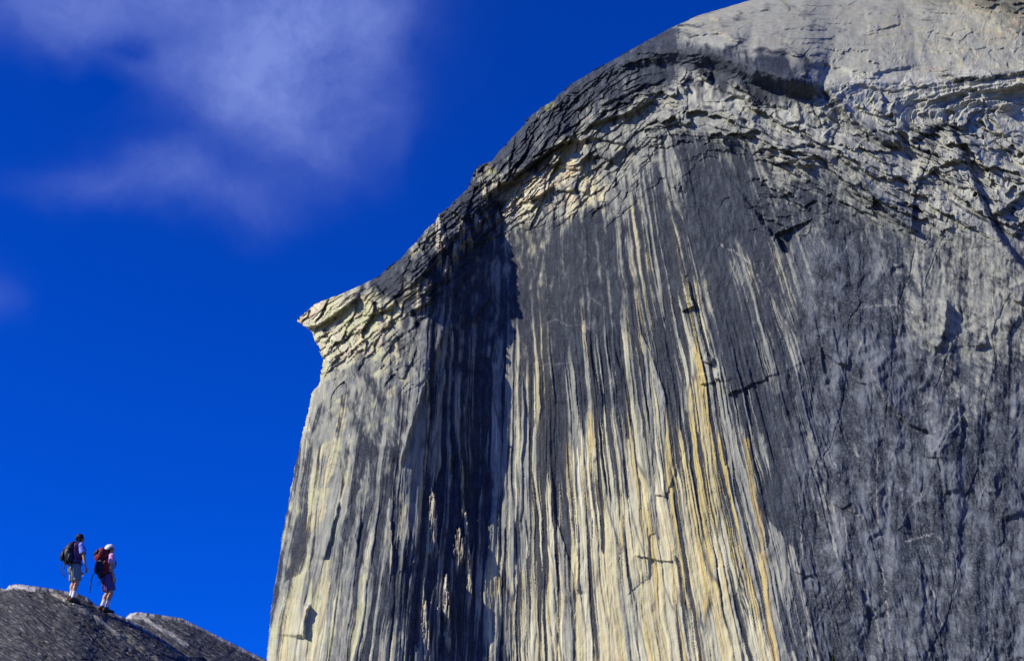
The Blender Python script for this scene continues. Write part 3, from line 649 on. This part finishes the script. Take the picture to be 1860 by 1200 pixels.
def finish(name, bm, mat, parent=None, remesh=0, smooth=2, sub=0, crease=0):
    me = bpy.data.meshes.new(name); bmesh.ops.recalc_face_normals(bm, faces=bm.faces); bm.to_mesh(me); bm.free()
    for p in me.polygons: p.use_smooth = True
    me.materials.append(mat)
    o = bpy.data.objects.new(name, me); col.objects.link(o)
    if remesh or sub:
        if remesh:
            r = o.modifiers.new('r', 'REMESH'); r.mode = 'VOXEL'; r.voxel_size = remesh; r.use_smooth_shade = True
            if smooth: sm = o.modifiers.new('s', 'SMOOTH'); sm.iterations = smooth; sm.factor = .5
        if sub: sb = o.modifiers.new('b', 'SUBSURF'); sb.levels = sub; sb.render_levels = sub
        dg = bpy.context.evaluated_depsgraph_get(); m2 = bpy.data.meshes.new_from_object(o.evaluated_get(dg)); o.modifiers.clear(); o.data = m2
        m2.name = name
        if not len(m2.materials): m2.materials.append(mat)
    if crease:
        me = o.data; n = len(me.vertices); v = np.empty(n*3, np.float32); me.vertices.foreach_get('co', v); v = v.reshape(-1, 3)
        nn = np.empty(n*3, np.float32); me.vertices.foreach_get('normal', nn); nn = nn.reshape(-1, 3)
        d = ridge((v[:, 0]+v[:, 1]*.7)/.07 + v[:, 2]*3, v[:, 2]/.16 + v[:, 1]*4, 900, 2)
        v = v + nn*(crease*d)[:, None]; me.vertices.foreach_set('co', v.astype(np.float32).reshape(-1)); me.update()
    if parent: o.parent = parent
    return o
def empty(name, loc, rz):
    o = bpy.data.objects.new(name, None); col.objects.link(o); o.location = loc; o.rotation_euler = (0, 0, rz); return o
YAW = R(30)
def hiker(root, J, M_shirt, M_shorts, helmet, look):
    """J: joints in the hiker's own frame, x forward, y left, z up. Everything of one hiker hangs from root."""
    V = {k: Vector(v) for k, v in J.items()}
    bm = bmesh.new()
    pel, che, nec, hd = V['pelvis'], V['chest'], V['neck'], V['head']
    # trunk and neck
    loft(bm, [(pel.x, 0, pel.z-.10, .10, .08), (pel.x-.01, 0, pel.z-.03, .155, .115), (pel.x, 0, pel.z+.08, .145, .105), ((pel.x+che.x)/2, 0, (pel.z+che.z)/2, .140, .10),
              (che.x, 0, che.z, .165, .115), (che.x+.02, 0, che.z+.12, .165, .10), (nec.x-.01, 0, nec.z-.06, .11, .075), (nec.x, 0, nec.z, .058, .060), (hd.x-.015, 0, hd.z-.06, .055, .058)], 20)
    # head: skull, jaw, nose, ears
    rz = Matrix.Rotation(look, 3, 'Z'); up = Matrix.Rotation(R(-14), 3, 'Y')
    def hp(x, y, z): return hd + rz @ (up @ Vector((x, y, z)))
    def hball(c, r):
        vs = ball(bm, (0, 0, 0), r)
        for v in vs: v.co = hd + rz @ (up @ (v.co + Vector(c)))
    hball((-.012, 0, .035), (.092, .074, .088)); hball((.018, 0, -.025), (.066, .056, .078)); hball((.045, 0, -.075), (.035, .034, .028))
    hball((.086, 0, -.015), (.020, .012, .024)); hball((.070, 0, .018), (.018, .046, .012)); hball((.070, 0, -.052), (.014, .024, .010))
    for s_ in (1, -1): hball((-.005, s_*.072, 0), (.018, .008, .030))
    # arms with hands
    for s_, k in ((1, 'l'), (-1, 'r')):
        sh, el, wr, hn = V['sh'+k], V['el'+k], V['wr'+k], V['ha'+k]
        loft(bm, [(nec.x-.01, s_*.05, nec.z-.06, .05, .05), (sh.x, sh.y*.75, sh.z+.01, .062, .058), (*sh, .054, .056), (*(sh.lerp(el, .45)), .046, .050), (*el, .036, .038), (*(el.lerp(wr, .3)), .038, .038), (*(el.lerp(wr, .75)), .028, .026), (*wr, .022, .026)], 14, side=(0, 1, 0))
        d = (hn-wr).normalized(); fw = Vector((1, 0, 0)); fw = (fw - d*fw.dot(d)).normalized(); sd_ = d.cross(fw)      # palm faces the thigh
        loft(bm, [(*wr, .018, .024), (*(wr+d*.045), .014, .038), (*(wr+d*.085), .013, .040)], 12, side=tuple(sd_))
        inn = sd_ if (sd_.y*s_) < 0 else -sd_
        for q, (off, ln) in enumerate(((.031, .068), (.011, .078), (-.010, .072), (-.029, .056))):
            a = wr + d*.078 + fw*off; b = a + d*ln*.45 + inn*.004; c = b + d*ln*.32 + inn*(.014+.003*q); e = c + d*ln*.2 + inn*(.016+.004*q)
            loft(bm, [(*a, .0095), (*b, .0090), (*c, .0082), (*e, .0068)], 8, 3)
        a = wr + d*.025 + fw*.028; b = a + d*.032 + fw*.024 + inn*.008; c = b + d*.030 + fw*.006 + inn*.010
        loft(bm, [(*a, .012), (*b, .0105), (*c, .008)], 8, 3)
    # legs
    for s_, k in ((1, 'l'), (-1, 'r')):
        hi, kn, an = V['hi'+k], V['kn'+k], V['an'+k]
        loft(bm, [(hi.x, hi.y*.8, hi.z+.04, .08, .085), (*hi, .088, .095), (*(hi.lerp(kn, .5)), .072, .078), (*kn, .052, .058), (*(kn.lerp(an, .28) + Vector((-.015, 0, 0))), .053, .060), (*(kn.lerp(an, .7)), .038, .042), (*an, .033, .038)], 16)
        loft(bm, [(an.x-.05, an.y, an.z-.055, .030, .022), (an.x, an.y, an.z-.045, .034, .034), (an.x+.09, an.y-.01*s_, an.z-.065, .038, .022), (an.x+.15, an.y-.01*s_, an.z-.07, .030, .016)], 12)
    body = finish('body', bm, MT['skin'], root, .0075, 2)
    # eyes
    for s_ in (1, -1):
        bm = bmesh.new(); vs = ball(bm, (0, 0, 0), (.010, .012, .008), 10)
        for v in vs: v.co = hp(*(v.co + Vector((.074, s_*.027, .003))))
        finish('eye', bm, MT['eye'], root)
    # shirt
    bm = bmesh.new()
    loft(bm, [(pel.x, 0, pel.z-.02, .172, .135), (pel.x, 0, pel.z+.06, .165, .128), ((pel.x+che.x)/2, 0, (pel.z+che.z)/2, .160, .120), (che.x, 0, che.z, .182, .132), (che.x+.02, 0, che.z+.12, .184, .118), (nec.x-.01, 0, nec.z-.055, .125, .09), (nec.x-.002, 0, nec.z-.02, .072, .072)], 24)
    for s_, k in ((1, 'l'), (-1, 'r')):
        sh, el = V['sh'+k], V['el'+k]
        loft(bm, [(nec.x-.01, s_*.05, nec.z-.06, .066, .066), (sh.x, sh.y*.75, sh.z+.012, .078, .072), (*sh, .072, .074), (*(sh.lerp(el, .4)), .070, .074), (*(sh.lerp(el, .66)), .074, .080)], 16)
    finish('shirt', bm, M_shirt, root, .010, 2, crease=.010)
    # shorts
    bm = bmesh.new()
    loft(bm, [(pel.x, 0, pel.z-.13, .13, .10), (pel.x-.02, 0, pel.z-.07, .178, .140), (pel.x-.005, 0, pel.z+.02, .168, .130), (pel.x, 0, pel.z+.09, .155, .118)], 24)
    for s_, k in ((1, 'l'), (-1, 'r')):
        hi, kn = V['hi'+k], V['kn'+k]
        loft(bm, [(hi.x, hi.y*.85, hi.z+.05, .09, .10), (*hi, .103, .115), (*(hi.lerp(kn, .45)), .100, .110), (*(hi.lerp(kn, .80)), .104, .112)], 18)
    finish('shorts', bm, M_shorts, root, .010, 2, crease=.014)
    # socks and boots
    for k in 'lr':
        an, kn = V['an'+k], V['kn'+k]
        bm = bmesh.new(); u_ = (kn-an).normalized()
        loft(bm, [(*(an - Vector((0, 0, .03))), .040, .046), (*(an+u_*.03), .042, .047), (*(an+u_*.05), .047, .052), (*(an+u_*.075), .046, .050), (*(an+u_*.10), .047, .051), (*(an+u_*.155), .047, .052), (*(an+u_*.165), .051, .055), (*(an+u_*.18), .050, .054)], 16, 2)
        finish('sock', bm, MT['sock'], root, crease=.002)
        bm = bmesh.new(); z = an.z - .10
        loft(bm, [(an.x-.085, an.y, z+.045, .030, .030), (an.x-.055, an.y, z+.055, .042, .048), (an.x-.01, an.y, z+.06, .046, .055), (an.x+.05, an.y, z+.052, .046, .042), (an.x+.12, an.y, z+.042, .050, .032), (an.x+.175, an.y, z+.036, .042, .026), (an.x+.195, an.y, z+.033, .022, .018)], 16)
        loft(bm, [(*(an - Vector((0, 0, .05))), .045, .052), (*(an + Vector((0, 0, .005))), .049, .056), (*(an + Vector((0, 0, .025))), .050, .057)], 16)
        b = finish('boot', bm, MT['boot'], root, .008, 2)
        bm = bmesh.new()
        loft(bm, [(an.x-.095, an.y, z+.012, .022, .013), (an.x-.07, an.y, z+.012, .042, .014), (an.x+.03, an.y, z+.012, .043, .014), (an.x+.12, an.y, z+.012, .053, .014), (an.x+.18, an.y, z+.014, .044, .013), (an.x+.205, an.y, z+.016, .020, .011)], 16, power=.6)
        so_ = finish('sole', bm, MT['sole'], b)
    # hair
    bm = bmesh.new()
    def hb(c, r):
        for v in ball(bm, (0, 0, 0), r, 16): v.co = hp(*(v.co + Vector(c)))
    hb((-.028, 0, .048), (.100, .094, .092)); hb((-.055, 0, -.01), (.062, .084, .085)); hb((-.060, 0, -.06), (.045, .066, .045))
    if not helmet:
        r_ = random.Random(4)
        for q in range(46):
            a = r_.uniform(0, 6.28); e = r_.uniform(-.5, 1.4); c = (-.035+.088*math.cos(a)*math.cos(e), .085*math.sin(a)*math.cos(e), .035+.085*math.sin(e))
            if c[0] > .03 and c[2] < .07: continue
            rr = r_.uniform(.018, .030); hb(c, (rr, rr, rr))
    finish('hair', bm, MT['hair'], root, .006, 1)
    if helmet:
        bm = bmesh.new()
        vs = ball(bm, (0, 0, 0), (.128, .110, .108), 32)
        bmesh.ops.delete(bm, geom=[v for v in vs if v.co.z < -.012 - .25*v.co.x*0 and not (v.co.x < -.02 and v.co.z > -.045)], context='VERTS')
        for v in bm.verts: v.co = hp(*(v.co + Vector((-.014, 0, .040))))
        bmesh.ops.solidify(bm, geom=bm.faces[:], thickness=.008)
        hm = finish('helmet', bm, MT['white'], root)
        for s_ in (1, -1):
            bm = bmesh.new()
            loft(bm, [(*hp(.04, s_*.098, .035), .006, .003), (*hp(.02, s_*.085, -.03), .006, .003), (*hp(.035, s_*.03, -.105), .006, .003)], 6)
            loft(bm, [(*hp(-.07, s_*.092, .03), .006, .003), (*hp(-.02, s_*.088, -.02), .006, .003), (*hp(.02, s_*.084, -.03), .006, .003)], 6)
            finish('chin_strap', bm, MT['black'], hm)
def strap(bm, pts, wd=.011, th=.003, side=(0, 1, 0)): loft(bm, [(*p, wd, th) for p in pts], 8, 4, side=side, power=.6)
def shoulder_straps(root, J, mat, yb=-.11):
    for s_ in (1, -1):
        n = Vector(J['neck']); c = Vector(J['chest']); y = s_*.095
        bm = bmesh.new()
        strap(bm, [(c.x-.14, y, n.z-.10), (n.x-.08, y, n.z-.015), (n.x+.0, y, n.z+.005), (n.x+.09, y*1.05, n.z-.07), (c.x+.145, y*1.2, c.z+.03), (c.x+.09, s_*.178, c.z-.10), (c.x-.07, s_*.165, c.z-.17)], .030, .008)
        finish('shoulder_strap', bm, mat, root)
    p = Vector(J['pelvis']); bm = bmesh.new(); N_ = 28
    ring = [(p.x-.0+.150*math.cos(2*math.pi*q/N_), .190*math.sin(2*math.pi*q/N_), p.z+.07) for q in range(N_+1)]
    loft(bm, [(*a, .020, .006) for a in ring], 8, 1, side=(0, 0, 1)); finish('hip_belt', bm, mat, root)

def upright(J): return {k: (v[0]-.135*v[2]+.01, v[1], v[2]) for k, v in J.items()}
J1 = dict(pelvis=(.015,0,.90), chest=(.085,0,1.22), neck=(.13,0,1.475), head=(.165,0,1.62),
  shr=(.115,-.185,1.405), elr=(.17,-.245,1.115), wrr=(.215,-.235,.875), har=(.235,-.225,.78),
  shl=(.115,.185,1.405), ell=(.12,.255,1.12), wrl=(.21,.25,.88), hal=(.24,.235,.79),
  hir=(.015,-.095,.85), knr=(.03,-.10,.48), anr=(-.075,-.105,.10), hil=(.01,.095,.85), knl=(.00,.10,.52), anl=(-.06,.105,.19))
J2 = dict(pelvis=(.045,0,.90), chest=(.075,0,1.20), neck=(.095,0,1.455), head=(.12,0,1.60),
  shr=(.095,-.18,1.385), elr=(.07,-.25,1.09), wrr=(.12,-.245,.86), har=(.14,-.235,.765),
  shl=(.09,.18,1.385), ell=(.06,.25,1.09), wrl=(.13,.25,.86), hal=(.15,.235,.77),
  hir=(.045,-.09,.85), knr=(.10,-.09,.49), anr=(-.03,-.10,.10), hil=(.035,.09,.85), knl=(.05,.095,.52), anl=(-.09,.10,.17))
J1 = upright(J1); J2 = upright(J2)
F1 = on_ledge(135, 1096); F2 = on_ledge(193, 1113)
H1 = empty('person', F1, YAW); H2 = empty('person', F2, YAW)
SCALED = [H1, H2]
tag(H1, 'dark haired hiker in blue shirt and grey shorts, standing higher on the ridge', 'person', 'hikers on the ridge')
tag(H2, 'hiker in white helmet, pink shirt and purple shorts standing lower on the ridge', 'person', 'hikers on the ridge')
hiker(H1, J1, MT['blue'], MT['grey'], False, R(22)); hiker(H2, J2, MT['pink'], MT['purple'], True, R(-5))
# black pack of the first hiker
P1 = empty('backpack', F1 + 1.045*(Matrix.Rotation(YAW, 3, 'Z') @ Vector((-.06, 0, .97))), YAW); P1.scale = (1.12, 1.12, 1.08)
tag(P1, 'small teardrop black backpack with dangling straps, on the dark haired hiker', 'backpack', 'packs carried by the hikers')
def jl(J, dx, dz): return {k: (v[0]+dx, v[1], v[2]+dz) for k, v in J.items()}
K1 = jl(J1, .06, -.97)
bm = bmesh.new()
loft(bm, [(-.19,0,.00,.09,.06), (-.20,0,.05,.145,.10), (-.215,0,.18,.165,.135), (-.20,0,.32,.160,.130), (-.155,0,.44,.130,.10), (-.11,0,.52,.075,.055), (-.10,0,.545,.03,.02)], 24, power=.75)
bag = finish('bag', bm, MT['black'], P1, .012, 1, crease=.006)
bm = bmesh.new(); loft(bm, [(-.35,0,.06,.08,.03), (-.365,0,.14,.10,.040), (-.355,0,.24,.095,.035), (-.335,0,.29,.07,.02)], 18, power=.7); finish('pocket', bm, MT['black'], bag, .010, 1)
for s_ in (1, -1):
    bm = bmesh.new(); loft(bm, [(-.21,s_*.15,.02,.03,.05), (-.215,s_*.175,.10,.035,.06), (-.21,s_*.17,.20,.025,.05)], 14, power=.8); finish('side_pocket', bm, MT['navy'], bag, .010, 1)
shoulder_straps(P1, K1, MT['black'])
for y, x, l, b in ((-.09,-.31,.36,.03), (-.13,-.26,.20,-.02), (.06,-.33,.24,.02), (.12,-.20,.33,.01), (-.15,-.17,.30,.0)):
    bm = bmesh.new(); strap(bm, [(x+.03, y, .08), (x-.02, y, .03), (x-.03+b, y, -.05), (x-.025+b*.6, y, .03-l)], .017, .005); finish('webbing_strap', bm, MT['black'], P1)
for z in (.16, .33):
    bm = bmesh.new(); loft(bm, [(-.07,-.17,z,.010,.003), (-.20,-.185,z+.01,.010,.003), (-.31,-.13,z,.010,.003), (-.365,0,z,.010,.003), (-.31,.13,z,.010,.003), (-.20,.185,z+.01,.010,.003), (-.07,.17,z,.010,.003)], 6, side=(0,0,1)); finish('compression_strap', bm, MT['navy'], bag)
# purple rope coil slung over the first hiker's shoulder, between back and pack
RC = empty('rope_coil', F1 + 1.045*(Matrix.Rotation(YAW, 3, 'Z') @ Vector((-.105, .03, 1.0))), YAW)
tag(RC, 'purple climbing rope coil slung over the shoulder beside the black backpack', 'rope')
r_ = random.Random(3)
bm = bmesh.new()
for q in range(9):
    o = (q-4)*.011; w_ = r_.uniform(-.012, .012); lo = r_.uniform(-.05, .03)
    pts = [(.00+o*.4, -.125+w_, .515), (-.045+o, -.165+w_, .44), (-.055+o*1.1, -.215+w_*.5, .25), (.0+o*1.2, -.222+w_*.5, .06+lo), (.045+o*1.1, -.205+w_, .02+lo), (.075+o, -.20+w_, .12), (.055+o*.7, -.205+w_*.5, .30), (.055+o*.5, -.165+w_, .45), (.035+o*.4, -.135+w_, .51), (.00+o*.4, -.125+w_, .515)]
    loft(bm, [(*p, .0085, .0085) for p in pts], 6, 4, cap=False)
finish('strands', bm, MT['rope'], RC)
bm = bmesh.new()
for q in range(5):
    z = .40+q*.014; loft(bm, [(-.03+.085*math.cos(a)*1.0, -.19+.050*math.sin(a), z+.008*math.cos(a)) + (.008, .008) for a in np.linspace(0, 6.283, 14)], 6, 1, cap=False)
finish('wraps', bm, MT['rope'], RC)
# red and navy pack of the second hiker
P2 = empty('backpack', F2 + 1.045*(Matrix.Rotation(YAW, 3, 'Z') @ Vector((-.055, 0, .93))), YAW)
tag(P2, 'large red topped navy backpack with long dangling straps, on the hiker in the white helmet', 'backpack', 'packs carried by the hikers')
K2 = jl(J2, .055, -.93)
bm = bmesh.new()
loft(bm, [(-.15,0,-.06,.10,.06), (-.165,0,-.01,.135,.09), (-.19,0,.12,.155,.125), (-.20,0,.30,.16,.135), (-.195,0,.42,.155,.13), (-.18,0,.50,.14,.11)], 24, power=.7)
bag = finish('bag', bm, MT['navy'], P2, .012, 1, crease=.006)
bm = bmesh.new()
loft(bm, [(-.20,0,.40,.150,.135), (-.215,0,.435,.178,.170), (-.215,0,.50,.180,.172), (-.195,0,.57,.165,.150), (-.16,0,.615,.12,.10), (-.15,0,.63,.06,.05)], 24, power=.7)
lid = finish('lid', bm, MT['red'], P2, .012, 1, crease=.006)
bm = bmesh.new(); ball(bm, (-.385, 0, .50), (.006, .028, .010), 10); finish('badge', bm, MT['white'], lid)
bm = bmesh.new(); loft(bm, [(-.36,.0,.475,.11,.02), (-.395,.0,.53,.14,.035), (-.34,0,.60,.13,.05)], 16, power=.8); finish('lid_flap', bm, MT['navy'], lid, .010, 1)
for s_ in (1, -1):
    bm = bmesh.new(); loft(bm, [(-.12,s_*.135,.00,.03,.06), (-.13,s_*.165,.12,.035,.075), (-.13,s_*.17,.28,.035,.08), (-.12,s_*.155,.40,.025,.06)], 16, power=.8); finish('side_panel', bm, MT['red'], bag, .010, 1)
bm = bmesh.new(); loft(bm, [(-.29,0,.03,.09,.03), (-.325,0,.13,.11,.040), (-.325,0,.27,.10,.035), (-.31,0,.35,.07,.02)], 18, power=.7); finish('pocket', bm, MT['black'], bag, .010, 1)
shoulder_straps(P2, K2, MT['black'])
for y, x, l, b in ((-.10,-.33,.50,-.05), (-.12,-.24,.26,.04), (.05,-.34,.36,-.03), (.10,-.22,.24,.02), (-.15,-.13,.34,.02)):
    bm = bmesh.new(); strap(bm, [(x+.03, y, .14), (x-.02, y, .06), (x-.035+b, y, -.10), (x-.03+b*1.5, y, .10-l-.12)], .018, .005); w_ = finish('webbing_strap', bm, MT['black'], P2)
for z in (.10, .26):
    bm = bmesh.new(); loft(bm, [(-.07,-.17,z,.010,.003), (-.19,-.205,z+.01,.010,.003), (-.31,-.12,z,.010,.003), (-.37,0,z,.010,.003), (-.31,.12,z,.010,.003), (-.19,.205,z+.01,.010,.003), (-.07,.17,z,.010,.003)], 6, side=(0,0,1)); finish('compression_strap', bm, MT['black'], bag)

for o in (H1, H2, RC, P2): o.scale = (1.045,)*3
# ------------------------------------------------------------------ pines at the foot of the wall, only their tips reach the frame
m_leaf = simple_mat('pine_needles', (.045, .075, .02), .8, .5, .8, .1); m_bark = simple_mat('pine_bark', (.10, .065, .045), .9, .3, 2)
PINES = [(1431, 1199, 628, 'thinnest pine tip at the foot of the cliff, left of the other two'), (1466, 1191, 640, 'middle pine tip at the foot of the cliff'), (1513, 1187, 634, 'tallest pine tip at the foot of the cliff, right of the other two')]
for n_, (px, py, wy, lab) in enumerate(PINES):
    a, dy, dz = ray(px, py); kk = wy/dy; top = Vector((kk*a, wy, kk*dz)); zg = float(gz(np.array([top.x]), np.array([top.y]))[0]); Ht = top.z - zg
    root = empty('pine_tree', (top.x, top.y, zg-.3), rnd.uniform(0, 6)); tag(root, lab, 'tree', 'pines at the foot of the cliff')
    bm = bmesh.new(); loft(bm, [(0,0,0,.42,.42), (.1,0,Ht*.4,.28,.28), (0,.05,Ht*.8,.12,.12), (0,0,Ht,.02,.02)], 10); finish('trunk', bm, m_bark, root)
    bm = bmesh.new(); r_ = random.Random(n_+20)
    for q in range(int(Ht*26)):
        z = Ht*(.12+.88*(q/(Ht*26))); rad = (1-z/Ht)**.75*Ht*.17+.25; az = r_.uniform(0, 6.283); l = rad*r_.uniform(.55, 1.05); dr = -l*r_.uniform(.05, .3)
        for t in range(7):
            f = (t+1)/7; c = Vector((math.cos(az)*l*f, math.sin(az)*l*f, z+dr*f)); sz = .30*(1.1-.5*f)
            for g in range(3):
                u_ = Vector((r_.gauss(0, 1), r_.gauss(0, 1), r_.gauss(0, .5)+.3)).normalized()*sz*1.5; v_ = Vector((r_.gauss(0, 1), r_.gauss(0, 1), r_.gauss(0, 1))).normalized()*sz*.5
                p = [bm.verts.new(c+v_), bm.verts.new(c-v_), bm.verts.new(c+u_)]; bm.faces.new(p)
    finish('crown', bm, m_leaf, root)
